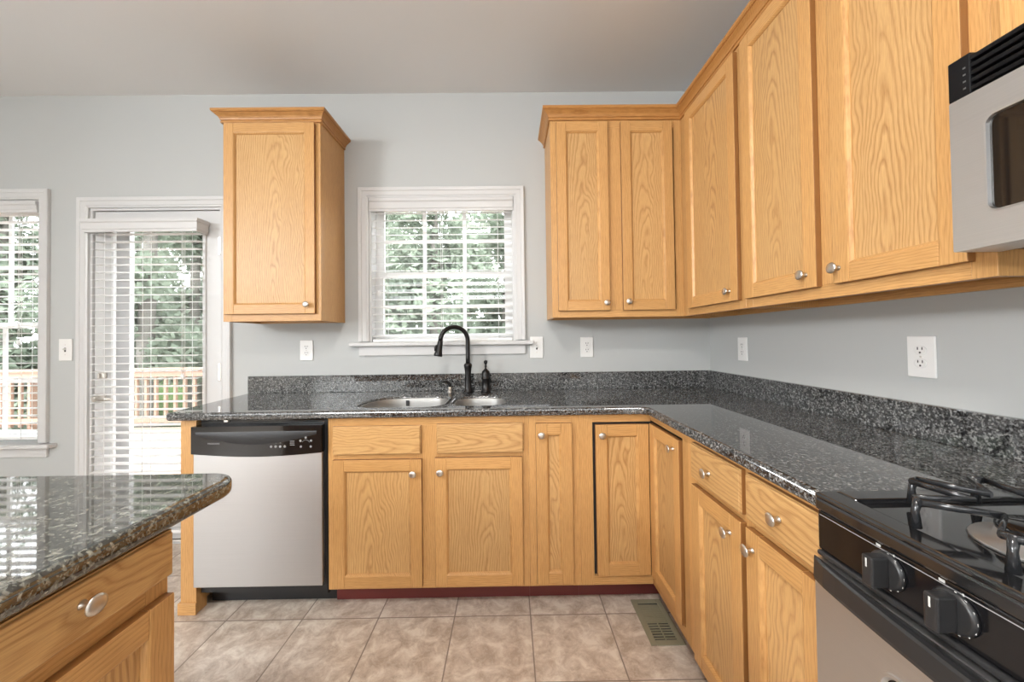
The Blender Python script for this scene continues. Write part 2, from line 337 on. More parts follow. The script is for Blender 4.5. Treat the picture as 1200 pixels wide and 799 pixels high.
# ------------------------------------------------------------------ door to the deck
def door_unit():
    x0, x1, z0, z1 = DOOR; r = struct_empty('door_1', 'white glazed door to the deck with nickel lever', 'door', ((x0 + x1) / 2, 1, 0))
    casing('door_casing', x0, x1, 0.0, z1, r)
    part('jamb', MB().box(x0, x0 + .6, .1, 5, z0, z1 + .0).box(x1 - .6, x1, .1, 5, z0, z1).box(x0 + .6, x1 - .6, .1, 5, z1 - .6, z1), TRIM, r)
    part('threshold', MB().box(x0, x1, .1, 5.6, 0.02, .8, bev=.15), NICKEL, r)
    gx0, gx1, gz0, gz1 = -147.4, -123.6, 9, 77
    s0, s1, t0, t1 = x0 + .75, x1 - .75, .95, z1 - .75; y0, y1 = .6, 2.3
    m = MB().box(s0, gx0, y0, y1, t0, t1).box(gx1, s1, y0, y1, t0, t1).box(gx0, gx1, y0, y1, t0, gz0).box(gx0, gx1, y0, y1, gz1, t1)
    so = part('door_slab', m, TRIM, r)
    part('glass_bead', MB().sweep([(gx0, gz0), (gx0, gz1), (gx1, gz1), (gx1, gz0)], [(0, 0), (.1, .3), (.8, .3), (1.0, 0)], XZ(y0), True), TRIM, so)
    part('pane', MB().box(gx0, gx1, 1.4, 1.5, gz0, gz1), GLASS, so)
    F = FB(y0)
    k = MB(); k.lathe([(1.15, 0), (1.15, .15), (.95, .35), (.55, .5), (.42, 1.1), (.7, 1.4), (.75, 1.7), (.4, 1.9)], lambda a, b, h: F(-149.2 + a, 35.2 + b, h), 20)
    k.tube([F(-149.2, 35.2, 1.55), F(-148.2, 35.3, 1.75), F(-146.4, 35.25, 1.8), F(-145.0, 35.0, 1.7)], [.42, .38, .32, .26], 12, flat=(1, .7))
    part('lever_handle', k, NICKEL, so)
    d = MB(); d.lathe([(1.1, 0), (1.1, .3), (.9, .55), (.5, .62)], lambda a, b, h: F(-148.8 + a, 40.6 + b, h), 20)
    d.fbox(F, -149.0, -148.6, 40.0, 41.2, .6, 1.2, bev=.1); part('deadbolt', d, NICKEL, so)
    for zc in (10, 41.2, 72): part('hinge', MB().fbox(FB(.08), -120.3, -119.6, zc - 2.2, zc + 2.2, .0, .3, bev=.08), NICKEL, r)
    # storm door frame on the outside face of the wall
    q = MB().box(x0 - 1, x0 + 4.6, 5.2, 6.4, 1, z1).box(x1 - 4.0, x1 + 1, 5.2, 6.4, 1, z1).box(x0 + 4.6, x1 - 4, 5.2, 6.4, z1 - 2.6, z1).box(x0 + 4.6, x1 - 4, 5.2, 6.4, 1, 5)
    q = part('storm_door_frame', q, SIDING, r); part('pane', MB().box(x0 + 4.6, x1 - 4, 5.7, 5.8, 5, z1 - 2.6), GLASS, q)
door_unit()
# ------------------------------------------------------------------ blinds
def blind(label, x0, x1, yc, ztop, zbot, pitch, vy, vh, cords, returns=False, tilt=0.0, pulls=()):
    r = thing('venetian_blind', label, 'window blind', ((x0 + x1) / 2, yc, zbot), 'white slatted blinds')
    va = MB(); h = vh
    prof = [(0, 0), (.35, 0), (.35, .55), (.5, .75), (.5, h - 1.0), (.75, h - .7), (.75, h), (0, h)]
    path = [(x0 - .3, vy + 3.0), (x0 - .3, vy), (x1 + .3, vy), (x1 + .3, vy + 3.0)] if returns else [(x0 - .3, vy), (x1 + .3, vy)]
    va.sweep(path, prof, lambda a, b, hh: (a, b, ztop - h + hh)); part('valance', va, TRIM, r)
    part('headrail', MB().box(x0, x1, yc - 1.0, yc + 1.0, ztop - 2.1, ztop - .3), VINYL, r)
    sl = MB(); z = ztop - vh - .1; n = 0; ct, st = math.cos(tilt), math.sin(tilt)
    while z > zbot + 1.0:
        rows = []
        for xx in (x0 + .1, x1 - .1):
            row = []
            for t, o in ((-1, .045), (-.5, .06), (0, .065), (.5, .06), (1, .045), (1, -.045), (.5, -.0), (0, .01), (-.5, .0), (-1, -.045)):
                a = t * 1.0; c = o + .07 * (1 - t * t); row.append((xx, yc + a * ct - c * st, z + a * st + c * ct))
            rows.append(row)
        V = sl.grid(rows, 0, False, True); sl.cap(V[0], 0, True); sl.cap(V[1]); z -= pitch
    part('slats', sl, SLAT, r)
    part('bottom_rail', MB().box(x0 + .1, x1 - .1, yc - 1, yc + 1, zbot, zbot + .7, bev=.15), VINYL, r)
    co = MB()
    for xx in cords:
        for dy in (-1.06, 1.06): co.tube([(xx, yc + dy, zbot + .3), (xx, yc + dy, ztop - 2)], .05, 5)
    part('ladder_cord', co, VINYL, r)
    for xx, zz in pulls:
        p = MB(); p.tube([(xx, yc - 1.35, zz), (xx, yc - 1.35, ztop - 2)], .05, 5); p.tube([(xx + .35, yc - 1.35, zz + .1), (xx + .35, yc - 1.35, ztop - 2)], .05, 5)
        for d in (0, .35): p.lathe([(.08, 1.2), (.2, .8), (.24, 0), (.1, -.2)][::-1], lambda a, b, hh: (xx + d + a, yc - 1.35 + b, zz + hh - 1), 8)
        part('pull_cord', p, VINYL, r)
    return r
blind('white slatted blind in the window above the kitchen sink', -83.0, -48.5, 1.2, 83.2, 48.0, 1.79, -.05, 3.2, (-79.7, -66, -52), tilt=.2, pulls=((-81.4, 60.5),))
blind('white slatted blind hanging on the glazed deck door, with boxed valance', -149.0, -123.6, -1.2, 77.9, 3.5, 1.83, -2.9, 3.1, (-145.5, -136.5, -126.5), True, tilt=.05, pulls=((-127.0, 41.0),))
blind('white slatted blind in the tall window left of the door', -198.6, -164.1, 1.2, 83.2, 25.4, 1.83, -.05, 2.6, (-194.5, -181, -168), pulls=((-168.5, 49.5),))
# ------------------------------------------------------------------ cabinet pieces
def knob(F, u, w, n, parent, big=1.0):
    m = MB(); pr = [(.30, 0), (.28, .08), (.2, .16), (.17, .52), (.26, .66), (.56, .78), (.66, .86), (.64, .93), (.5, 1.01), (.25, 1.06), (.06, 1.08)]
    m.lathe([(r * big, h * big) for r, h in pr], lambda a, b, h: F(u + a, w + b, n + h), 20, 0, 1.0, .92)
    return part('knob', m, NICKEL, parent)
def mats_for(F):
    a, b = F(0, 0, 0), F(1, 0, 0); return (OX, PX) if abs(a[0] - b[0]) > .5 else (OY, PY)
def stain_shade_edges(m, F, u0, u1, w0, w1, idx):
    """the routed outer edges of doors and drawer fronts carry a darker stain, deepened to paint in shadow lines"""
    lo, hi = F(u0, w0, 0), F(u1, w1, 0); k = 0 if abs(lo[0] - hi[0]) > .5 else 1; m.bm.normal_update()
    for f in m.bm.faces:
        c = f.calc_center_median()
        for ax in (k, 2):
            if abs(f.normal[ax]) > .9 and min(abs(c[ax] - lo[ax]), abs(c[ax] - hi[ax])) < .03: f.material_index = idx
def plate(m, F, outer, inner, n0, n1, mat=0):
    """a flat plate outlined by outer with a rounded opening, from depth n0 to n1"""
    bm = m.bm; rings = {}
    for n in (n0, n1):
        es = []; ls = []
        for poly in (outer, inner):
            vs = [bm.verts.new(F(a, b, n)) for a, b in poly]; ls.append(vs)
            es += [bm.edges.new((vs[i], vs[(i + 1) % len(vs)])) for i in range(len(vs))]
        r = bmesh.ops.triangle_fill(bm, use_beauty=True, edges=es); rings[n] = ls
        for q in r['geom']:
            if isinstance(q, bmesh.types.BMFace): q.material_index = mat
    for a, b in zip(rings[n0], rings[n1]):
        for i in range(len(a)): bm.faces.new((a[i], a[(i + 1) % len(a)], b[(i + 1) % len(a)], b[i])).material_index = mat
    return m
def cab_door(F, u0, u1, w0, w1, parent, kn=None, n0=.03, st=2.05, rt=2.05):
    ou, pu = mats_for(F); m = MB(); t = .75
    m.fbox(F, u0, u0 + st, w0, w1, n0, n0 + t, 0, .1).fbox(F, u1 - st, u1, w0, w1, n0, n0 + t, 0, .1)
    m.fbox(F, u0 + st, u1 - st, w0, w0 + rt, n0, n0 + t - .012, 1, .09).fbox(F, u0 + st, u1 - st, w1 - rt, w1, n0, n0 + t - .012, 1, .09)
    e = .13                                                  # stepped bead round the panel
    a0, a1, c0, c1 = u0 + st, u1 - st, w0 + rt, w1 - rt
    m.sweep([(a0, c0), (a1, c0), (a1, c1), (a0, c1)], [(.02, n0 + .1), (.02, n0 + .7), (-.07, n0 + .66), (-.3, n0 + .36), (-.3, n0 + .1)], lambda a, b, h: F(a, b, h), True, 0)
    stain_shade_edges(m, F, u0, u1, w0, w1, 2)
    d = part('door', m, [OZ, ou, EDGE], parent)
    part('panel', MB().fbox(F, a0 + .01, a1 - .01, c0 + .01, c1 - .01, n0 + .1, n0 + .26), PZ, d)
    if kn: knob(F, kn[0], kn[1], n0 + t, d)
    return d
def drawer(F, u0, u1, w0, w1, parent, kn=None, n0=.03, name='drawer'):
    pu = mats_for(F)[1]; m = MB().fbox(F, u0, u1, w0, w1, n0, n0 + .5, 0, .06); m.fbox(F, u0 + .15, u1 - .15, w0 + .15, w1 - .15, n0 + .4, n0 + .75, 0, .12)
    stain_shade_edges(m, F, u0, u1, w0, w1, 1)
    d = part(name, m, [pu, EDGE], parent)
    if kn: knob(F, kn[0], kn[1], n0 + .75, d)
    return d
def face_frame(F, stiles, rails, parent, d=.75):
    ou = mats_for(F)[0]; m = MB()
    for u0, u1, w0, w1 in stiles: m.fbox(F, u0, u1, w0, w1, -d, 0, 0, .03, 1)
    for u0, u1, w0, w1 in rails: m.fbox(F, u0, u1, w0, w1, -d, -.015, 1, .03, 1)
    return part('face_frame', m, [OZ, ou], parent)
UZ0, UZ1 = 52.8, 96.3
YB, XB = -24.1, -24.0          # face planes of the base cabinets
YU, XU = -11.8, -11.7          # face planes of the wall cabinets
Fb, Fr = FB(YB), FR(XB); Ub, Ur = FB(YU), FR(XU)
def wall_cab(label, F, u0, u1, depth, parts_fn, z0=UZ0, z1=UZ1, stiles=(), end=(0, 0), bottom_rail=1.6, top_rail=2.6, body=None, skipL=False):
    a = F((u0 + u1) / 2, z0, 0); r = thing('wall_cabinet', label, 'cabinet', a)
    sw = 1.7; sl = [(u0, u0 + sw, z0, z1), (u1 - sw, u1, z0, z1)] + [(s0, s1, z0 + bottom_rail, z1 - top_rail) for s0, s1 in stiles]
    face_frame(F, sl, [(u0 + sw, u1 - sw, z0, z0 + bottom_rail), (u0 + sw, u1 - sw, z1 - top_rail, z1)], r)
    bu0, bu1 = body or (u0, u1); d = depth - .03; m = MB()
    m.fbox(F, bu0, bu0 + .6, z0, z1, -d, -.75).fbox(F, bu1 - .6, bu1, z0, z1, -d, -.75)
    m.fbox(F, bu0 + .6, bu1 - .6, z0 + 1.1, z0 + 1.6, -d, -.75, 1).fbox(F, bu0 + .6, bu1 - .6, z1 - .6, z1, -d, -.75, 1).fbox(F, bu0 + .6, bu1 - .6, z0 + 1.6, z1 - .6, -d, -d + .3)
    m.fbox(F, bu0 + .6, bu1 - .6, z0, z0 + 1.1, -d, -d + .6, 1)
    part('carcass', m, [OZ, mats_for(F)[0]], r); parts_fn(r); return r
CROWN = [(0, -.95), (.3, -.95), (.38, -.8), (.38, -.6), (.24, -.52), (.24, -.36), (.42, -.3), (.5, -.05), (.72, .3), (1.05, .6), (1.2, .72), (1.2, .86), (1.42, .9), (1.62, 1.12), (1.62, 1.55), (0, 1.55)]
def crown(name, path, parent, mats=MOLD):
    """sweeps the crown round a cabinet top; the path is walked so that 'out' lies on the room side"""
    return part(name, MB().sweep(path, [(o, UZ1 + h) for o, h in CROWN], XYZ), mats, parent)
# left wall cabinet
def fl(r):
    cab_door(Ub, -109.7, -90.5, 54.3, 95.1, r, (-92.0, 56.2))
    crown('crown_molding', [(-110.3, -.05), (-110.3, YU), (-89.5, YU), (-89.5, -.05)], r)
wall_cab('single-door oak wall cabinet with crown, between the glazed door and sink window', Ub, -110.3, -89.5, 11.8, fl)
# right group
def f1(r):
    cab_door(Ub, -38.85, -27.8, 54.2, 94.8, r, (-28.7, 55.8)); cab_door(Ub, -25.0, -13.9, 54.2, 94.8, r, (-24.0, 56.0))
wall_cab('two-door narrow oak wall cabinet right of the sink window', Ub, -40.1, -11.7, 11.8, f1, stiles=[(-28.4, -24.6)], body=(-40.1, -.3))
wall_cab('single-door oak wall cabinet in the inside corner over the right counter', Ur, 11.82, 33.0, 11.7, lambda r: cab_door(Ur, 15.0, 32.1, 54.2, 94.8, r, (29.9, 55.9)))
def f3(r):
    cab_door(Ur, 33.9, 47.8, 54.2, 94.8, r, (46.2, 55.9)); cab_door(Ur, 50.1, 62.8, 54.2, 94.8, r, (50.9, 55.9))
wall_cab('two-door oak wall cabinet beside the microwave, over the right counter', Ur, 33.02, 64.1, 11.7, f3, stiles=[(47.2, 50.6)])
def f4(r):
    cab_door(Ur, 65.2, 78.6, 70.3, 94.8, r, (77.4, 72.0)); cab_door(Ur, 80.0, 93.2, 70.3, 94.8, r, (81.0, 72.0))
wall_cab('short oak wall cabinet above the microwave', Ur, 64.12, 94.3, 11.7, f4, z0=68.9, stiles=[(78.2, 80.4)])
cm = crown('crown_molding', [(-40.1, -.05), (-40.1, YU), (XU, YU), (XU, -94.3)], None)
tag(cm, 'long oak crown molding running over the right-hand wall cabinets', 'molding')
# base cabinets
BZ0, BZ1 = 3.9, 34.55
def base_body(F, u0, u1, depth, r, body=None, toe=True, z0=BZ0, toe_u=None):
    bu0, bu1 = body or (u0, u1); d = depth - .05; ou = mats_for(F)[0]; m = MB()
    m.fbox(F, bu0, bu0 + .6, z0, BZ1, -d, -.75).fbox(F, bu1 - .6, bu1, z0, BZ1, -d, -.75).fbox(F, bu0 + .6, bu1 - .6, z0, z0 + .6, -d, -.75, 1).fbox(F, bu0 + .6, bu1 - .6, z0 + .6, BZ1, -d, -d + .3)
    part('carcass', m, [OZ, ou], r)
    tu0, tu1 = toe_u or (u0, u1)
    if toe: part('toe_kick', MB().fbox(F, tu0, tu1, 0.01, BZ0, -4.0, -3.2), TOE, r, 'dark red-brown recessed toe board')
def sink_base():
    r = thing('base_cabinet', 'oak sink base with two false drawers and two doors', 'cabinet', (-64.2, YB, 0)); u0, u1 = -82.3, -46.2
    face_frame(Fb, [(u0, u0 + 1.7, BZ0, BZ1), (u1 - 1.7, u1, BZ0, BZ1), (-66.3, -62.0, BZ0 + 1.5, BZ1 - 1.6)],
               [(u0 + 1.7, u1 - 1.7, BZ0, BZ0 + 1.5), (u0 + 1.7, u1 - 1.7, BZ1 - 1.6, BZ1), (u0 + 1.7, -66.3, 26.8, 28.5), (-62.0, u1 - 1.7, 26.8, 28.5)], r)
    base_body(Fb, u0, u1, 24.1, r)
    drawer(Fb, -81.3, -65.5, 28.0, 33.1, r, name='drawer_front'); drawer(Fb, -62.7, -47.1, 28.0, 33.3, r, name='drawer_front')
    cab_door(Fb, -81.3, -65.4, 4.5, 27.15, r, (-66.8, 24.7)); cab_door(Fb, -63.1, -47.4, 4.5, 27.3, r, (-62.0, 24.9))
sink_base()
def narrow_base():
    r = thing('base_cabinet', 'narrow single-door oak base cabinet right of the sink base', 'cabinet', (-41.2, YB, 0)); u0, u1 = -46.18, -37.0
    face_frame(Fb, [(u0, u0 + 1.5, BZ0, BZ1), (u1 - 1.5, u1, BZ0, BZ1)], [(u0 + 1.5, u1 - 1.5, BZ0, BZ0 + 1.5), (u0 + 1.5, u1 - 1.5, BZ1 - 1.6, BZ1)], r)
    base_body(Fb, u0, u1, 24.1, r); cab_door(Fb, -44.95, -38.4, 4.6, 33.2, r, (-43.95, 31.2))
narrow_base()
def corner_base():
    r = thing('corner_cabinet', 'oak corner base cabinet with folding doors meeting in the inside corner', 'cabinet', (-30, -30, 0))
    face_frame(Fb, [(-36.98, -34.6, BZ0, BZ1)], [(-34.6, XB, BZ0, BZ0 + 1.6), (-34.6, XB, 33.1, BZ1)], r)
    face_frame(Fr, [(36.7, 38.4, BZ0, BZ1)], [(24.1, 36.7, BZ0, BZ0 + 1.6), (24.1, 36.7, 33.3, BZ1)], r)
    part('gap_shade', MB().box(-34.7, -23.2, -23.3, -22.8, BZ0 + 1.3, 33.4).box(-23.2, -22.7, -36.9, -23.3, BZ0 + 1.3, 33.6), DARK, r)  # dark sheet standing in for the shade behind the door gaps
    m = MB().box(-36.98, -36.4, -23.3, -.05, BZ0, BZ1).box(-23.25, -.05, -38.4, -37.8, BZ0, BZ1).box(-36.4, -.05, -22.7, -.05, BZ0, BZ0 + .6).box(-22.7, -.05, -37.8, -22.7, BZ0, BZ0 + .6)
    part('carcass', m, OZ, r)
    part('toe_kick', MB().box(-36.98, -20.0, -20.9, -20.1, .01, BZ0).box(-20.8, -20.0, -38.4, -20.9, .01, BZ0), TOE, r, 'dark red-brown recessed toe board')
    cab_door(Fb, -34.15, -24.53, 5.7, 32.75, r, (-33.1, 30.9), n0=-.25); cab_door(Fr, 24.62, 36.45, 5.7, 32.95, r, (34.6, 31.2), n0=-.25)
corner_base()
def drawer_base():
    r = thing('base_cabinet', 'oak base cabinet with two drawers over two doors, beside the range', 'cabinet', (XB, -51, 0)); u0, u1 = 38.42, 63.3
    face_frame(Fr, [(u0, u0 + 2.6, BZ0, BZ1), (u1 - 1.0, u1, BZ0, BZ1), (51.4, 53.2, BZ0 + 1.5, BZ1 - 1.0)],
               [(u0 + 2.6, u1 - 1.0, BZ0, BZ0 + 1.5), (u0 + 2.6, u1 - 1.0, BZ1 - 1.0, BZ1), (u0 + 2.6, 51.4, 27.6, 30.0), (53.2, u1 - 1.0, 27.6, 30.0)], r)
    base_body(Fr, u0, u1, 24.0, r)
    drawer(Fr, 40.75, 51.85, 29.1, 33.95, r, (45.6, 31.3)); drawer(Fr, 52.75, 62.5, 29.1, 33.95, r, (57.9, 31.45))
    cab_door(Fr, 40.75, 51.9, 4.5, 28.3, r, (49.9, 26.2)); cab_door(Fr, 52.75, 62.5, 4.5, 28.3, r, (53.9, 26.4))
drawer_base()
def end_panel():
    r = thing('end_panel', 'oak end post left of the dishwasher', 'cabinet panel', (-107, YB, 0))
    part('post', MB().box(-108.7, -105.9, YB, YB + 2.4, 0.02, BZ1, 0, .06), OZ, r)
    part('side_panel', MB().box(-108.5, -107.8, YB + 2.4, -.7, .02, BZ1), OZ, r)
    part('plinth_block', MB().box(-109.0, -105.75, YB - .35, YB - .01, .02, 2.1, 0, .08).box(-109.0, -108.71, YB - .01, YB + 2.4, .02, 2.1), OX, r)
end_panel()
# ------------------------------------------------------------------ countertops
def slab(name, outline, holes, z, th, mat, bev=.4):
    cu = bpy.data.curves.new(name, 'CURVE'); cu.dimensions = '2D'; cu.fill_mode = 'BOTH'; cu.resolution_u = 1
    for k, pts in enumerate([outline] + holes):
        sp = cu.splines.new('POLY'); sp.points.add(len(pts) - 1); sp.use_cyclic_u = True
        for p, (x, y) in zip(sp.points, pts): p.co = (x, y, 0, 1)
    cu.extrude = th / 2 - bev; cu.bevel_depth = bev; cu.bevel_resolution = 3; cu.offset = -bev
    tmp = bpy.data.objects.new(name + '_tmp', cu); COL.objects.link(tmp)
    me = bpy.data.meshes.new_from_object(tmp.evaluated_get(bpy.context.evaluated_depsgraph_get())); bpy.data.objects.remove(tmp)
    mb = MB(); mb.bm.from_mesh(me); bpy.data.meshes.remove(me)
    bmesh.ops.remove_doubles(mb.bm, verts=mb.bm.verts, dist=.0005)
    for v in mb.bm.verts: v.co.z += z + th / 2
    for f in mb.bm.faces: f.smooth = False; f.material_index = 0
    for f in mb.bm.faces:
        if abs(f.normal.z) < .98: f.smooth = True
    return part(name, mb, mat)
def arc(cx, cy, r, a0, a1, n=8): return [(cx + r * math.cos(math.radians(a0 + (a1 - a0) * k / n)), cy + r * math.sin(math.radians(a0 + (a1 - a0) * k / n))) for k in range(n + 1)]
def rrect(x0, x1, y0, y1, r):
    """rounded rectangle; r = radii at (x0y0, x1y0, x1y1, x0y1)"""
    return arc(x0 + r[0], y0 + r[0], r[0], 180, 270) + arc(x1 - r[1], y0 + r[1], r[1], 270, 360) + arc(x1 - r[2], y1 - r[2], r[2], 0, 90) + arc(x0 + r[3], y1 - r[3], r[3], 90, 180)
BOWL_A = rrect(-79.0, -62.3, -22.3, -8.2, (4.5, 4.0, 4.5, 7.5)); BOWL_B = rrect(-60.7, -50.3, -21.6, -9.6, (4, 4, 4, 4))
def grow(poly, d):
    cx = sum(p[0] for p in poly) / len(poly); cy = sum(p[1] for p in poly) / len(poly)
    return [(x + d * (x - cx) / math.hypot(x - cx, y - cy), y + d * (y - cy) / math.hypot(x - cx, y - cy)) for x, y in poly]
CX = -25.2
OUT = arc(-109.6, -24.2, 1.2, 180, 270, 5) + [(CX - 1, -25.4)] + [(CX, -26.4)] + [(CX, -63.35), (-.02, -63.35), (-.02, -.02), (-113.0, -.02)]
OUT = [(-110.8, -24.2)] + OUT[1:]
tag(slab('countertop', OUT, [BOWL_A, BOWL_B], 34.6, 1.4, GR), 'L-shaped dark grey speckled granite countertop with the sink cut into it', 'countertop')
tag(part('backsplash', MB().box(-112.7, -.05, -.8, -.02, 36.01, 40.1, 0, .08), GR), 'low grey granite backsplash along the wall behind the sink', 'backsplash')
tag(part('backsplash', MB().box(-.8, -.02, -63.4, -.82, 36.01, 40.1, 0, .08), GR), 'low grey granite backsplash along the right-hand wall toward the range', 'backsplash')
# ------------------------------------------------------------------ sink
def sink():
    r = thing('sink', 'stainless double-bowl undermount sink below the window', 'sink', (-64, -15, 27))
    for poly, zb in ((BOWL_A, 27.2), (BOWL_B, 28.6)):
        m = MB(); g0 = grow(poly, .12); rows = []
        for d, z in ((-.17, 35.5), (-.24, 35.52), (-.3, 35.4), (-.45, 34.4), (-.7, zb + 1.6), (-1.1, zb + .5), (-2.1, zb)): rows.append([(x, y, z) for x, y in grow(g0, d)])
        cxm = sum(p[0] for p in poly) / len(poly); cym = sum(p[1] for p in poly) / len(poly)
        V = m.grid(rows, 0, True, True); m.cap(V[-1])
        o = part('bowl', m, STZ, r); part('drain', MB().lathe([(1.9, zb + .02), (1.9, zb + .1), (1.5, zb + .12), (1.3, zb - .2)], lambda a, b, h: (cxm + a, cym + b, h), 20), NICKEL, o)
    part('sticker', MB().box(-72.4, -71.7, -8.95, -8.8, 33.9, 35.1), DARK, r)
sink()
def faucet():
    bx, by = -59.2, -3.9; r = thing('faucet', 'black gooseneck pull-down faucet behind the sink', 'faucet', (bx, by, 36))
    V = lambda a, b, h: (bx + a, by + b, 36.02 + h)
    part('body', MB().lathe([(1.15, 0), (1.15, .3), (.95, .5), (.85, 1.2), (.78, 2.6), (.74, 4.6), (.82, 5.6), (.95, 6.1), (.98, 6.4), (.8, 6.7), (.62, 6.8)], V, 20), BRONZE, r)
    dx, dy = -.86, -.51; R = 3.35; zt = 48.2; pts = [(bx, by, z) for z in (42.5, 44.0, 46.0, 47.5)]; rad = [.52] * 4
    for k in range(0, 17):
        a = math.pi * k / 16 * 1.0; q = R * (1 - math.cos(a)); pts.append((bx + dx * q, by + dy * q, zt + R * .92 * math.sin(a))); rad.append(.52)
    part('neck', MB().tube(pts, rad, 14), BRONZE, r)
    e = Vector(pts[-1]); d = Vector((dx * .18, dy * .18, -1)).normalized()
    pp = [e + d * t for t in (-.1, .4, 1.4, 2.6, 3.3, 3.6)]
    s = part('spray_head', MB().tube(pp, [.54, .6, .68, .82, 1.0, .92], 16), BRONZE, r)
    part('spray_button', MB().tube([e + d * 1.0 + Vector((dx, dy, 0)) * .7, e + d * 1.6 + Vector((dx, dy, 0)) * .85, e + d * 2.4 + Vector((dx, dy, 0)) * .85], [.22, .34, .22], 10), BRONZE, s)
faucet()
def tap_handle():
    bx, by = -55.1, -3.2; r = thing('tap_handle', 'black faucet control with a lever finial, right of the gooseneck faucet', 'faucet handle', (bx, by, 36)); V = lambda a, b, h: (bx + a * 1.15, by + b * 1.15, 36.02 + h)
    part('body', MB().lathe([(1.05, 0), (1.05, .25), (.88, .4), (.86, 2.9), (.98, 3.05), (.98, 3.3), (.8, 3.5), (.92, 4.1), (.75, 4.8), (.4, 5.2), (.3, 5.4)], V, 18), BRONZE, r)
    part('lever', MB().lathe([(.2, 5.35), (.18, 5.7), (.3, 6.0), (.18, 6.2), (.2, 6.5), (.38, 6.9), (.36, 7.2), (.12, 7.4)], V, 14).tube([V(0, 0, 6.1), V(.25, -.3, 6.9), V(.35, -.7, 7.3)], [.14, .16, .12], 8), BRONZE, r)
tap_handle()
def soap():
    bx, by = -63.6, -3.0; r = thing('soap_dispenser', 'small soap dispenser with a curved black spout, left of the faucet', 'soap dispenser', (bx, by, 36)); V = lambda a, b, h: (bx + a, by + b, 36.02 + h)
    part('collar', MB().lathe([(.62, 0), (.62, .2), (.45, .3), (.42, 1.1), (.3, 1.2)], V, 16), NICKEL, r)
    part('spout', MB().tube([V(0, 0, 1.1), V(0, 0, 1.7), V(-.3, -.2, 2.2), V(-.9, -.5, 2.6), V(-1.6, -.9, 2.5), V(-2.0, -1.15, 2.1)], [.34, .36, .36, .3, .24, .2], 12), BRONZE, r)
soap()
# ------------------------------------------------------------------ dishwasher
def dishwasher():
    x0, x1 = -105.85, -82.35; r = thing('dishwasher', 'stainless dishwasher with black control panel under the left counter', 'dishwasher', (-94.1, -24, 0)); F = FB(-24.0)
    part('tub', MB().box(x0 + .1, x1 - .1, -23.2, -1, 3.2, 34.3), BLKM, r)
    part('door_panel', MB().fbox(F, x0 - .0, x1 - .75, 5.1, 29.0, -.7, .85, 0, .12), DWST, r, 'brushed stainless door skin')
    # control panel with a smile-shaped lower edge and a bowed finger pull
    m = MB(); N = 24; low = [(x0 + (x1 - .55 - x0) * k / N, 28.75 - .6 * math.sin(math.pi * k / N)) for k in range(N + 1)]
    poly = low + [(x1 - .55, 33.55), (x0, 33.55)]
    m.prism(poly, lambda a, b, h: F(a, b, h), -.7, 1.35); cp = part('control_panel', m, BLK, r)
    q = MB(); rows = []
    for k in range(N + 1):
        t = k / N; x = x0 + .8 + (x1 - 2.2 - x0) * t; s = math.sin(math.pi * t)
        rows.append([F(x, 32.6, 1.36), F(x, 32.5 - .2 * s, 1.4 + .06 * s), F(x, 32.2 - 1.3 * s, 1.4 + .1 * s), F(x, 32.0 - 1.7 * s, 1.36)])
    q.grid(rows, 0, True); part('finger_pull', q, BLKM, cp)
    part('top_gap_trim', MB().fbox(F, x0 + .6, x1 - .1, 33.6, 34.5, -1.2, -.2).fbox(F, x0 + .3, x1 - .5, 33.95, 34.05, -.2, .1), BLK, r)
    part('latch_clip', MB().fbox(F, x0 + 4.9, x0 + 5.6, 34.1, 34.5, -.2, .15), NICKEL, r)
    part('side_gasket', MB().fbox(F, x1 - .7, x1 - .1, 3.2, 34.3, -.8, .05), BLKM, r)
    text('lettering', 'FRIGIDAIRE', .42, F, PRINTD, cp, (x0 + 4.0, 30.55, 1.36))
    for k in range(4): b = MB(); b.lathe([(.22, 1.355), (.22, 1.39), (.12, 1.4)], lambda a, c, h, k=k: F(x0 + 14.1 + k * .8 + a, 29.9 + c, h), 12); part('button', b, PRINTD, cp)
    for k in range(5):
        t = math.radians(-35 + 62.5 * k); b = MB(); b.lathe([(.2, 1.355), (.2, 1.39), (.1, 1.4)], lambda a, c, h, t=t: F(x0 + 20.2 + 1.05 * math.cos(t) + a, 30.4 + 1.0 * math.sin(t) + c, h), 12); part('button', b, PRINTD, cp)
    for k in range(3): part('print_line', MB().fbox(F, x0 + 17.4, x0 + 18.2, 30.1 + k * .33, 30.2 + k * .33, 1.355, 1.362), PRINTD, cp)
    pr = MB()
    for k in range(9):
        t0, t1 = (math.radians(20 + 140 * q / 9) for q in (k, k + .6)); c = lambda t, rr: (x0 + 20.2 + rr * math.cos(t), 30.35 + rr * math.sin(t))
        pr.prism([c(t0, .62), c(t0, .7), c(t1, .7), c(t1, .62)][::-1], lambda a, bb, h: F(a, bb, h), 1.355, 1.362)
    for k in range(3): part('print_line', MB().fbox(F, x0 + 14.0 + k * .8, x0 + 14.25 + k * .8, 30.5, 30.56, 1.355, 1.362), PRINTD, cp)
    part('dial_arc_print', pr, PRINTD, cp)
    part('kick_plate', MB().box(x0 + .1, x1 - .1, -20.6, -20.0, .02, 5.0), BLKM, r)
dishwasher()
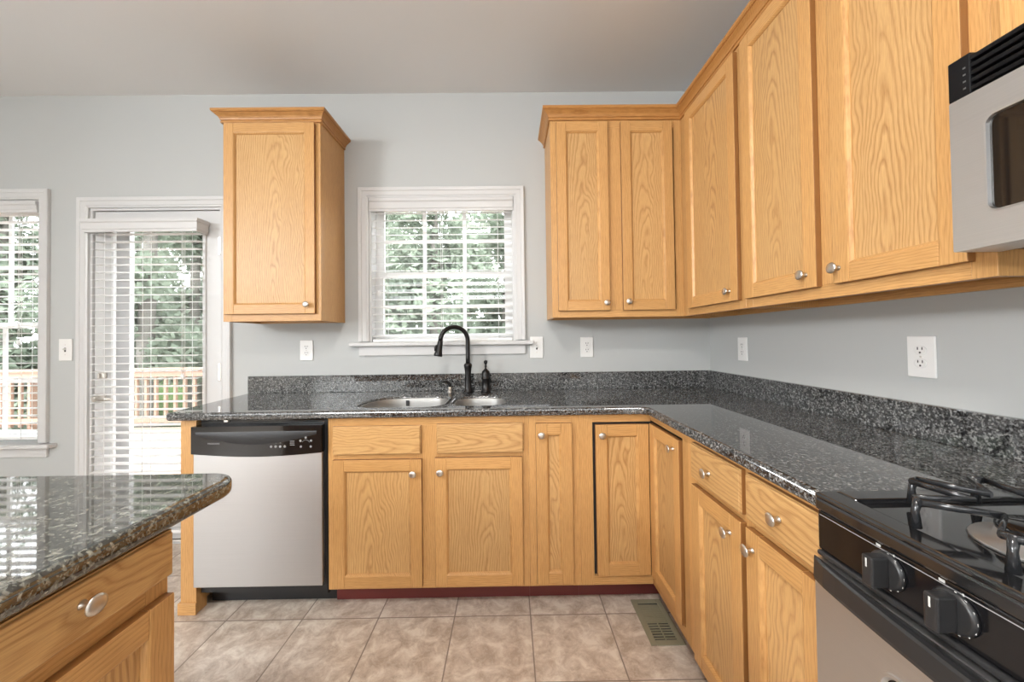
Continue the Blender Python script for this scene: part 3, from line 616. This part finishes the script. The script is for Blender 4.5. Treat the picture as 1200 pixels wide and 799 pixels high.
# ------------------------------------------------------------------ island
def island():
    Xf = -76.6; F = FI(Xf); r = thing('island_cabinet', 'oak island cabinet with a drawer above a door, below the olive granite top', 'cabinet', (Xf, -80, 0))
    e0, e1 = -62.6, -118.0; bz = 34.4
    face_frame(F, [(-64.4, e0, BZ0, bz), (-82.8, -80.8, BZ0, bz), (e1, -116.3, BZ0, bz), (-100.4, -98.6, BZ0, bz)],
               [(-80.8, -64.4, BZ0, BZ0 + 1.5), (-80.8, -64.4, bz - .9, bz), (-80.8, -64.4, 28.6, 30.8), (-98.6, -82.8, BZ0, BZ0 + 1.5), (-98.6, -82.8, bz - .9, bz), (-98.6, -82.8, 28.6, 30.8), (-116.3, -100.4, BZ0, BZ0 + 1.5), (-116.3, -100.4, bz - .9, bz), (-116.3, -100.4, 28.6, 30.8)], r)
    m = MB().box(-112, Xf - .75, e0 - .6, e0, BZ0, bz).box(-112, Xf - .75, e1, e1 + .6, BZ0, bz).box(-112, -111.4, e1 + .6, e0 - .6, BZ0, bz).box(-111.4, Xf - .75, e1 + .6, e0 - .6, BZ0, BZ0 + .6).box(-111.4, Xf - .75, e1 + .6, e0 - .6, bz - .3, bz)
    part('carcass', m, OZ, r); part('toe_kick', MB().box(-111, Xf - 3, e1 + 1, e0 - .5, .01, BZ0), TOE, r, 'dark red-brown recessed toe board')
    for (u0, u1, k) in ((-80.3, -62.85, -70.3), (-98.2, -83.2, -90.7), (-115.9, -100.8, -108.3)):
        drawer(F, u0, u1, 30.4, 33.95, r, (k + 1.0, 32.5)); cab_door(F, u0, u1, 4.6, 29.05, r, (u0 + 1.1, 27.0), n0=.03)
island()
def island_top():
    x1, y1 = -75.0, -56.1
    o = arc(x1 - 2.6, y1 - 2.6, 2.6, 90, 0, 10) + [(x1, -122)] + [(-118, -122), (-118, y1)]
    return tag(slab('island_countertop', o[::-1], [], 34.42, 1.6, GI, .55), 'glossy olive and black granite island top reflecting the windows', 'countertop')
island_top()
# ------------------------------------------------------------------ range
def gas_range():
    ya, yb = -63.55, -93.4; r = thing('gas_range', 'black and stainless gas range at the end of the right counter', 'range', (-13, -78.5, 0)); F = FR(-25.4); u0, u1 = -ya, -yb
    part('body', MB().box(-24.6, -1.2, yb, ya, 2.0, 35.0), BLKM, r)
    c = MB(); N = 8
    # cooktop: raised rim round a shallow well
    c.box(-26.0, -1.3, yb, ya, 35.02, 36.0, 0, .22, 3)
    for a in ((-26.0, -24.3, yb, ya), (-2.6, -1.3, yb, ya), (-24.3, -2.6, ya - 1.7, ya), (-24.3, -2.6, yb, yb + 1.7)): c.box(*a, 35.9, 36.35, 0, .18, 3)
    ct = part('cooktop', c, ENAMEL, r)
    part('rear_riser', MB().box(-4.0, -1.0, yb, ya, 36.36, 37.6, 0, .3, 3), BLK, r)
    part('control_panel', MB().fbox(F, u0, u1, 32.0, 34.95, -.8, .35, 0, .12), BLK, r)
    p = MB().fbox(F, u0 + .2, u1 - .2, 34.62, 34.68, .35, .362); ln = part('panel_print', p, PRINTD, r)
    KN = (69.0, 72.6, 84.4, 88.0)
    for k in KN:
        tk = MB()
        tk.fbox(F, k - .75, k - .45, 34.72, 34.88, .35, .365).fbox(F, k + .35, k + .42, 34.4, 34.72, .35, .365)
        for j in range(7):
            t = math.radians(-75 + 26 * j); a, b = k + 1.07 * math.cos(t), 33.55 + 1.07 * math.sin(t)
            tk.fbox(F, a - .05, a + .05, b - .08, b + .08, .5, .515)
        part('knob_marks', tk, PRINT, r)
    for k in KN:
        m = MB(); m.lathe([(1.12, .36), (1.12, .5), (1.02, .62), (.95, .66)], lambda a, b, h: F(k + a, 33.55 + b, h), 28)
        kb = part('knob', m, KNOBG, r); part('grip', MB().fbox(F, k - .36, k + .36, 32.6, 34.5, .62, 1.75, 0, .12), KNOBG, kb)
        part('pointer_mark', MB().fbox(F, k - .05, k + .05, 33.8, 34.35, 1.75, 1.758), PRINT, kb)
    part('panel_ridge', MB().fbox(F, u0, u1, 31.55, 31.95, -.6, .55, 0, .18, 3), KNOBG, r)
    # oven door
    d = MB(); wy0, wy1, wz0, wz1 = u0 + 5.2, u1 - 5.2, 13.5, 27.3
    plate(d, F, rrect(u0 + .05, u1 - .05, 7.0, 31.4, (.1,) * 4), rrect(wy0, wy1, wz0, wz1, (1.1,) * 4), -.8, .7)
    od = part('oven_door', d, STY, r, 'brushed stainless oven door')
    part('oven_window', MB().fbox(F, wy0, wy1, wz0, wz1, -.3, .5), BLK, od)
    rr = rrect(wy0, wy1, wz0, wz1, (1.1,) * 4)
    part('window_trim', MB().sweep(rr, [(.25, .69), (.2, .8), (.0, .8), (-.15, .55)], lambda a, b, h: F(a, b, h), True), STY, od)
    h = MB(); rows = []; n = 24
    for k in range(n + 1):
        t = k / n; u = u0 + .02 + (u1 - u0 - .04) * t; s = math.sin(math.pi * t) ** .6; o = .74 + 1.15 * s; dr = .0
        lo = 29.55 + .35 * s; rows.append([F(u, 31.3, .71), F(u, 31.45, max(.72, o - .45)), F(u, 31.42, o - .12), F(u, 31.28, o), F(u, lo + .35, o + .06), F(u, lo + .08, o), F(u, lo, o - .14), F(u, lo + .05, max(.72, o - .5)), F(u, 30.2, .71)])
    V = h.grid(rows, 0, False, True); h.cap(V[0], 0, True); h.cap(V[-1]); part('handle', h, KNOBG, od, 'wide bowed black handle')
    part('drawer_panel', MB().fbox(F, u0 + .05, u1 - .05, 2.4, 6.8, -.8, .6, 0, .1), STY, r)
    for bx, by, rad in ((-18.7, -71.6, 1.0), (-8.6, -71.6, .85), (-18.7, -85.6, .9), (-8.6, -85.6, .8)):
        V = lambda a, b, hh: (bx + a, by + b, 36.0 + hh)
        bu = part('burner', MB().lathe([(3.3 * rad, 0.02), (3.2 * rad, .18), (2.3 * rad, .25), (2.2 * rad, .7), (2.05 * rad, .78)], V, 28), ALU, ct)
        part('burner_cap', MB().lathe([(2.2 * rad, .79), (2.2 * rad, 1.05), (2.0 * rad, 1.2), (.8 * rad, 1.26)], V, 28), BLK, ct)
        # grate: eight-pointed star of bent bar with a foot under each outer point
        g = MB(); pts = []
        for k in range(8):
            t = math.radians(22.5 + 45 * k); t2 = math.radians(45 + 45 * k)
            for ro, tt in ((5.9, t - .07), (5.9, t + .07), (2.9, t2)): pts.append(V(ro * math.cos(tt), ro * math.sin(tt), 2.05))
        for q in range(len(pts)):
            a, b = Vector(pts[q]), Vector(pts[(q + 1) % len(pts)]); g.tube([a, b], .17, 8, flat=(1.3, .8))
        for k in range(8):
            t = math.radians(22.5 + 45 * k); rot = lambda ro, z: V(ro * math.cos(t), ro * math.sin(t), z)
            g.tube([rot(5.85, 2.15), rot(6.0, 1.4), rot(6.0, .36)], [.24, .2, .3], 8)
        part('grate', g, IRON, r)
gas_range()
# ------------------------------------------------------------------ microwave
def microwave():
    F = FR(-12.5); u0, u1 = 64.75, 94.2; z0, z1 = 54.5, 68.75; r = thing('microwave', 'stainless over-the-range microwave with black vent grille', 'microwave', (-8, -79, z0))
    part('body', MB().box(-12.4, -.3, -u1, -u0, z0 + .25, z1 - .02), BLKM, r)
    d = MB(); zt = 65.75; wy0, wy1, wz0, wz1 = u0 + 2.1, u0 + 20.3, 56.9, 63.6; du1 = u0 + 22.6
    plate(d, F, rrect(u0, du1, z0, zt, (.12,) * 4), rrect(wy0, wy1, wz0, wz1, (.6,) * 4), .02, 3.4)
    do = part('door', d, STY, r, 'stainless door frame')
    part('door_window', MB().fbox(F, wy0 - .1, wy1 + .1, wz0 - .1, wz1 + .1, 2.6, 3.2), MWGL, do)
    part('window_trim', MB().sweep(rrect(wy0, wy1, wz0, wz1, (.6,) * 4), [(.08, 3.39), (.06, 3.45), (-.05, 3.43), (-.1, 3.2)], lambda a, b, h: F(a, b, h), True), STX, do)
    g = MB().fbox(F, u0, u1, zt + .02, z1, .02, 3.0, 0, .1)
    for k in range(5): g.fbox(F, u0 + .05, u1 - .05, zt + .2 + k * .55, zt + .52 + k * .55, 2.9, 3.42, 0, .1)
    g.fbox(F, u0, u0 + 1.4, zt + .02, z1, 2.9, 3.44, 0, .08); g = part('vent_grille', g, VENT, r, 'black slotted vent grille')
    t = MB()
    for k in range(4): t.fbox(F, u0 + .95, u0 + 1.12, zt + .5 + k * .5, zt + .62 + k * .5, 3.44, 3.45)
    part('indicator_print', t, DIM, g)
    part('keypad', MB().fbox(F, du1 + .02, u1, z0, zt, .02, 3.3, 0, .1), BLK, r)
    part('handle', MB().tube([F(du1 - 1, z0 + 1.5, 3.4), F(du1 - 1, z0 + 1.8, 4.6), F(du1 - 1, zt - 1.8, 4.6), F(du1 - 1, zt - 1.5, 3.4)], .35, 10), STY, do)
    part('bottom_light', MB().box(-9, -5, -84, -74, z0 - .02, z0 + .24, 0, .05), WHITE, r)
microwave()
# ------------------------------------------------------------------ outlets and switches
def outlet(label, F, u, w, pw=3.15, ph=4.95):
    a = F(u, w, 0); r = thing('wall_outlet', label, 'outlet', a)
    part('cover_plate', MB().fbox(F, u - pw / 2, u + pw / 2, w - ph / 2, w + ph / 2, .01, .28, 0, .12, 3), WHITE, r)
    for s in (-1, 1):
        c = w + s * .78; m = MB(); m.lathe([(.68, .27), (.68, .34), (.6, .36)], lambda x, y, h: F(u + x, c + y * .84, h), 20)
        for q in (-.25, .25): m.fbox(F, u + q - .06, u + q + .06, c + .05, c + .38, .355, .366, 1)
        m.lathe([(.12, .355), (.12, .367)], lambda x, y, h: F(u + x, c - .27 + y, h), 10, 1); part('receptacle', m, [WHITE, DARK], r)
    part('screw', MB().lathe([(.12, .27), (.12, .31), (.06, .33)], lambda x, y, h: F(u + x, w + y, h), 10), NICKEL, r)
def switch(label, F, u, w, pw=3.2, ph=5.3):
    r = thing('light_switch', label, 'light switch', F(u, w, 0))
    part('cover_plate', MB().fbox(F, u - pw / 2, u + pw / 2, w - ph / 2, w + ph / 2, .01, .28, 0, .12, 3), WHITE, r)
    part('toggle', MB().fbox(F, u - .2, u + .2, w - .5, w + .5, .27, .3, 1).prism([(w - .1, .28), (w + .12, .9), (w + .36, .85), (w + .4, .28)], lambda a, b, h: F(u + h, a, b), -.16, .16), [WHITE, DARK], r)
    for s in (-1, 1): part('screw', MB().lathe([(.12, .27), (.12, .31), (.06, .33)], lambda x, y, h: F(u + x, w + s * 1.2 + y, h), 10), NICKEL, r)
F0, R0 = FB(0), FR(0)
outlet('white outlet on the wall beneath the single oak wall cabinet', F0, -98.85, 46.2)
outlet('white outlet on the wall beneath the two-door cabinet right of the window', F0, -30.45, 46.1)
outlet('white outlet on the right wall close to the room corner', R0, 13.2, 45.6)
outlet('white outlet on the right wall nearer the range', R0, 47.95, 45.65)
switch('white toggle switch between the tall window and the glazed door', F0, -157.0, 47.1)
switch('white toggle switch just right of the sink window sill', F0, -42.75, 46.2)
# ------------------------------------------------------------------ floor register
def register():
    x0, x1, y0, y1 = -27.8, -22.3, -33.0, -22.6; r = thing('floor_vent', 'tan metal floor vent by the corner cabinet', 'vent', (-25, -28, 0))
    m = MB().box(x0, x0 + 1, y0, y1, .01, .22, 0, .08).box(x1 - 1, x1, y0, y1, .01, .22, 0, .08).box(x0 + 1, x1 - 1, y0, y0 + 1, .01, .22, 0, .08).box(x0 + 1, x1 - 1, y1 - 1, y1, .01, .22, 0, .08)
    part('frame', m, REG, r); part('well', MB().box(x0 + .9, x1 - .9, y0 + .9, y1 - .9, .005, .03), DARK, r)
    part('damper', MB().box(x0 + .95, x1 - .95, -28.0, y1 - 1.35, .04, .14), REG, r)
    l = MB(); n = 8
    for k in range(n): yy = y0 + 1.3 + k * .56; l.box(x0 + .95, x1 - .95, yy, yy + .16, .04, .2)
    for k in range(8): yy = -27.9 + k * .47; l.box(x0 + .95, x1 - .95, yy, yy + .2, .12, .18)
    l.box((x0 + x1) / 2 - .08, (x0 + x1) / 2 + .08, y0 + 1, y1 - 1.4, .06, .19); part('louvers', l, REG, r)
register()
# ------------------------------------------------------------------ ceiling lamps (aisle lamp inferred from the shadows; breakfast lamp unseen, added as fill)
for i, (lx, ly, lab) in enumerate(((-66, -96, 'round ceiling light over the kitchen aisle'), (-165, -110, 'added ceiling fill light over the breakfast end'))):
    r = thing('ceiling_light', lab, 'ceiling light', (lx, ly, CEIL))
    V = lambda a, b, h: (lx + a, ly + b, CEIL + h)
    part('base_pan', MB().lathe([(8, -.02), (8, -1), (7.4, -1.2)], V, 32), NICKEL, r)
    part('diffuser', MB().lathe([(7.3, -1.2), (7.2, -2), (6, -3.4), (3.6, -4.3), (1, -4.6)], V, 32), DIFF, r)
    l = bpy.data.lights.new('bulb', 'AREA'); l.shape = 'DISK'; l.size = 15 * S; l.energy = LAMP_W[i]; l.color = (1, .96, .91)
    o = bpy.data.objects.new('bulb', l); COL.objects.link(o); put(o, r, (lx, ly, CEIL - 4.9))
# ------------------------------------------------------------------ outside: deck, railing, lawn, trees
struct('deck_floor', 'weathered reddish deck boards outside the door', MB().box(-460, 60, 6.6, 133, -2.4, -1.2), DECK, 'deck')
struct('ground', 'grassy ground below the deck', MB().box(-1400, 900, 134, 1400, -62, -60), GRASS, 'ground')
def railing():
    y = 130; x0, x1 = -456, 56; r = thing('deck_railing', 'wooden deck railing seen through the door and left window blinds', 'railing', (-200, y, -1.2))
    part('top_rail', MB().box(x0, x1, y - 2.8, y + 2.8, 32.4, 33.9, 0, .2), DECKR, r); part('rail_board', MB().box(x0, x1, y - 1.5, y - .05, 29.0, 32.35), DECKR, r); part('bottom_rail', MB().box(x0, x1, y - 1.5, y - .05, 2.4, 5.6), DECKR, r)
    x = x0 + 4
    while x < x1:
        part('baluster', MB().box(x - .75, x + .75, y, y + 1.5, .4, 32.3, 0, .05, 1), DECKR, r); x += 5.6
    for x in (x0, -330, -210, -90, x1): part('post', MB().box(x - 1.8, x + 1.8, y + 1.6, y + 5.2, -1.1, 32.3), DECKR, r)
railing()
def tree_mesh(seed, H):
    rnd = random.Random(seed); m = MB()
    lumps = [(rnd.uniform(-30, 30), rnd.uniform(-30, 30), H * (.14 + .82 * rnd.random()), rnd.uniform(18, 32)) for _ in range(30)]
    for cx, cy, cz, rr in lumps:
        k = 1 - .45 * cz / H; cx *= k * 1.35; cy *= k * 1.35
        for _ in range(260):
            d = Vector((rnd.gauss(0, 1), rnd.gauss(0, 1), rnd.gauss(0, 1))).normalized() * rr * (.55 + .45 * rnd.random()); c = Vector((cx, cy, cz)) + d
            a = Vector((rnd.gauss(0, 1), rnd.gauss(0, 1), rnd.gauss(0, 1))).normalized() * rnd.uniform(3, 6.5); b2 = a.orthogonal().normalized() * a.length * .55
            m.bm.faces.new([m.bm.verts.new(c + v) for v in (-a, b2, a, -b2)])
    return m
protos = []
for k, H in enumerate((330, 280, 380)):
    t = thing('tree', 'leafy green tree beyond the deck, seen in slivers through the blinds', 'tree', (0, 0, -60), 'trees beyond the deck')
    part('crown', (lambda m: m)(tree_mesh(40 + k, H)), LEAF, t, None, (0, 0, 0), normals=False).location = (0, 0, 0)
    tr = MB().tube([(0, 0, 0), (2, 1, H * .3), (-2, 0, H * .6), (1, 0, H * .9)], [9, 7, 5, 2], 10); part('trunk', tr, BARK, t, None, (0, 0, 0)).location = (0, 0, 0)
    protos.append(t)
spots = [(-690 + 142 * k + 71 * (q % 2), 285 + 142 * q) for q in range(3) for k in range(7)]
for i, (x, y) in enumerate(spots):
    p = protos[i % 3]
    if i < 3: o = p
    else:
        o = p.copy(); COL.objects.link(o)
        for ch in p.children:
            c = ch.copy(); COL.objects.link(c); c.parent = o
    o.location = Vector((x, y, -60)) * S; o.rotation_euler.z = i * 1.9
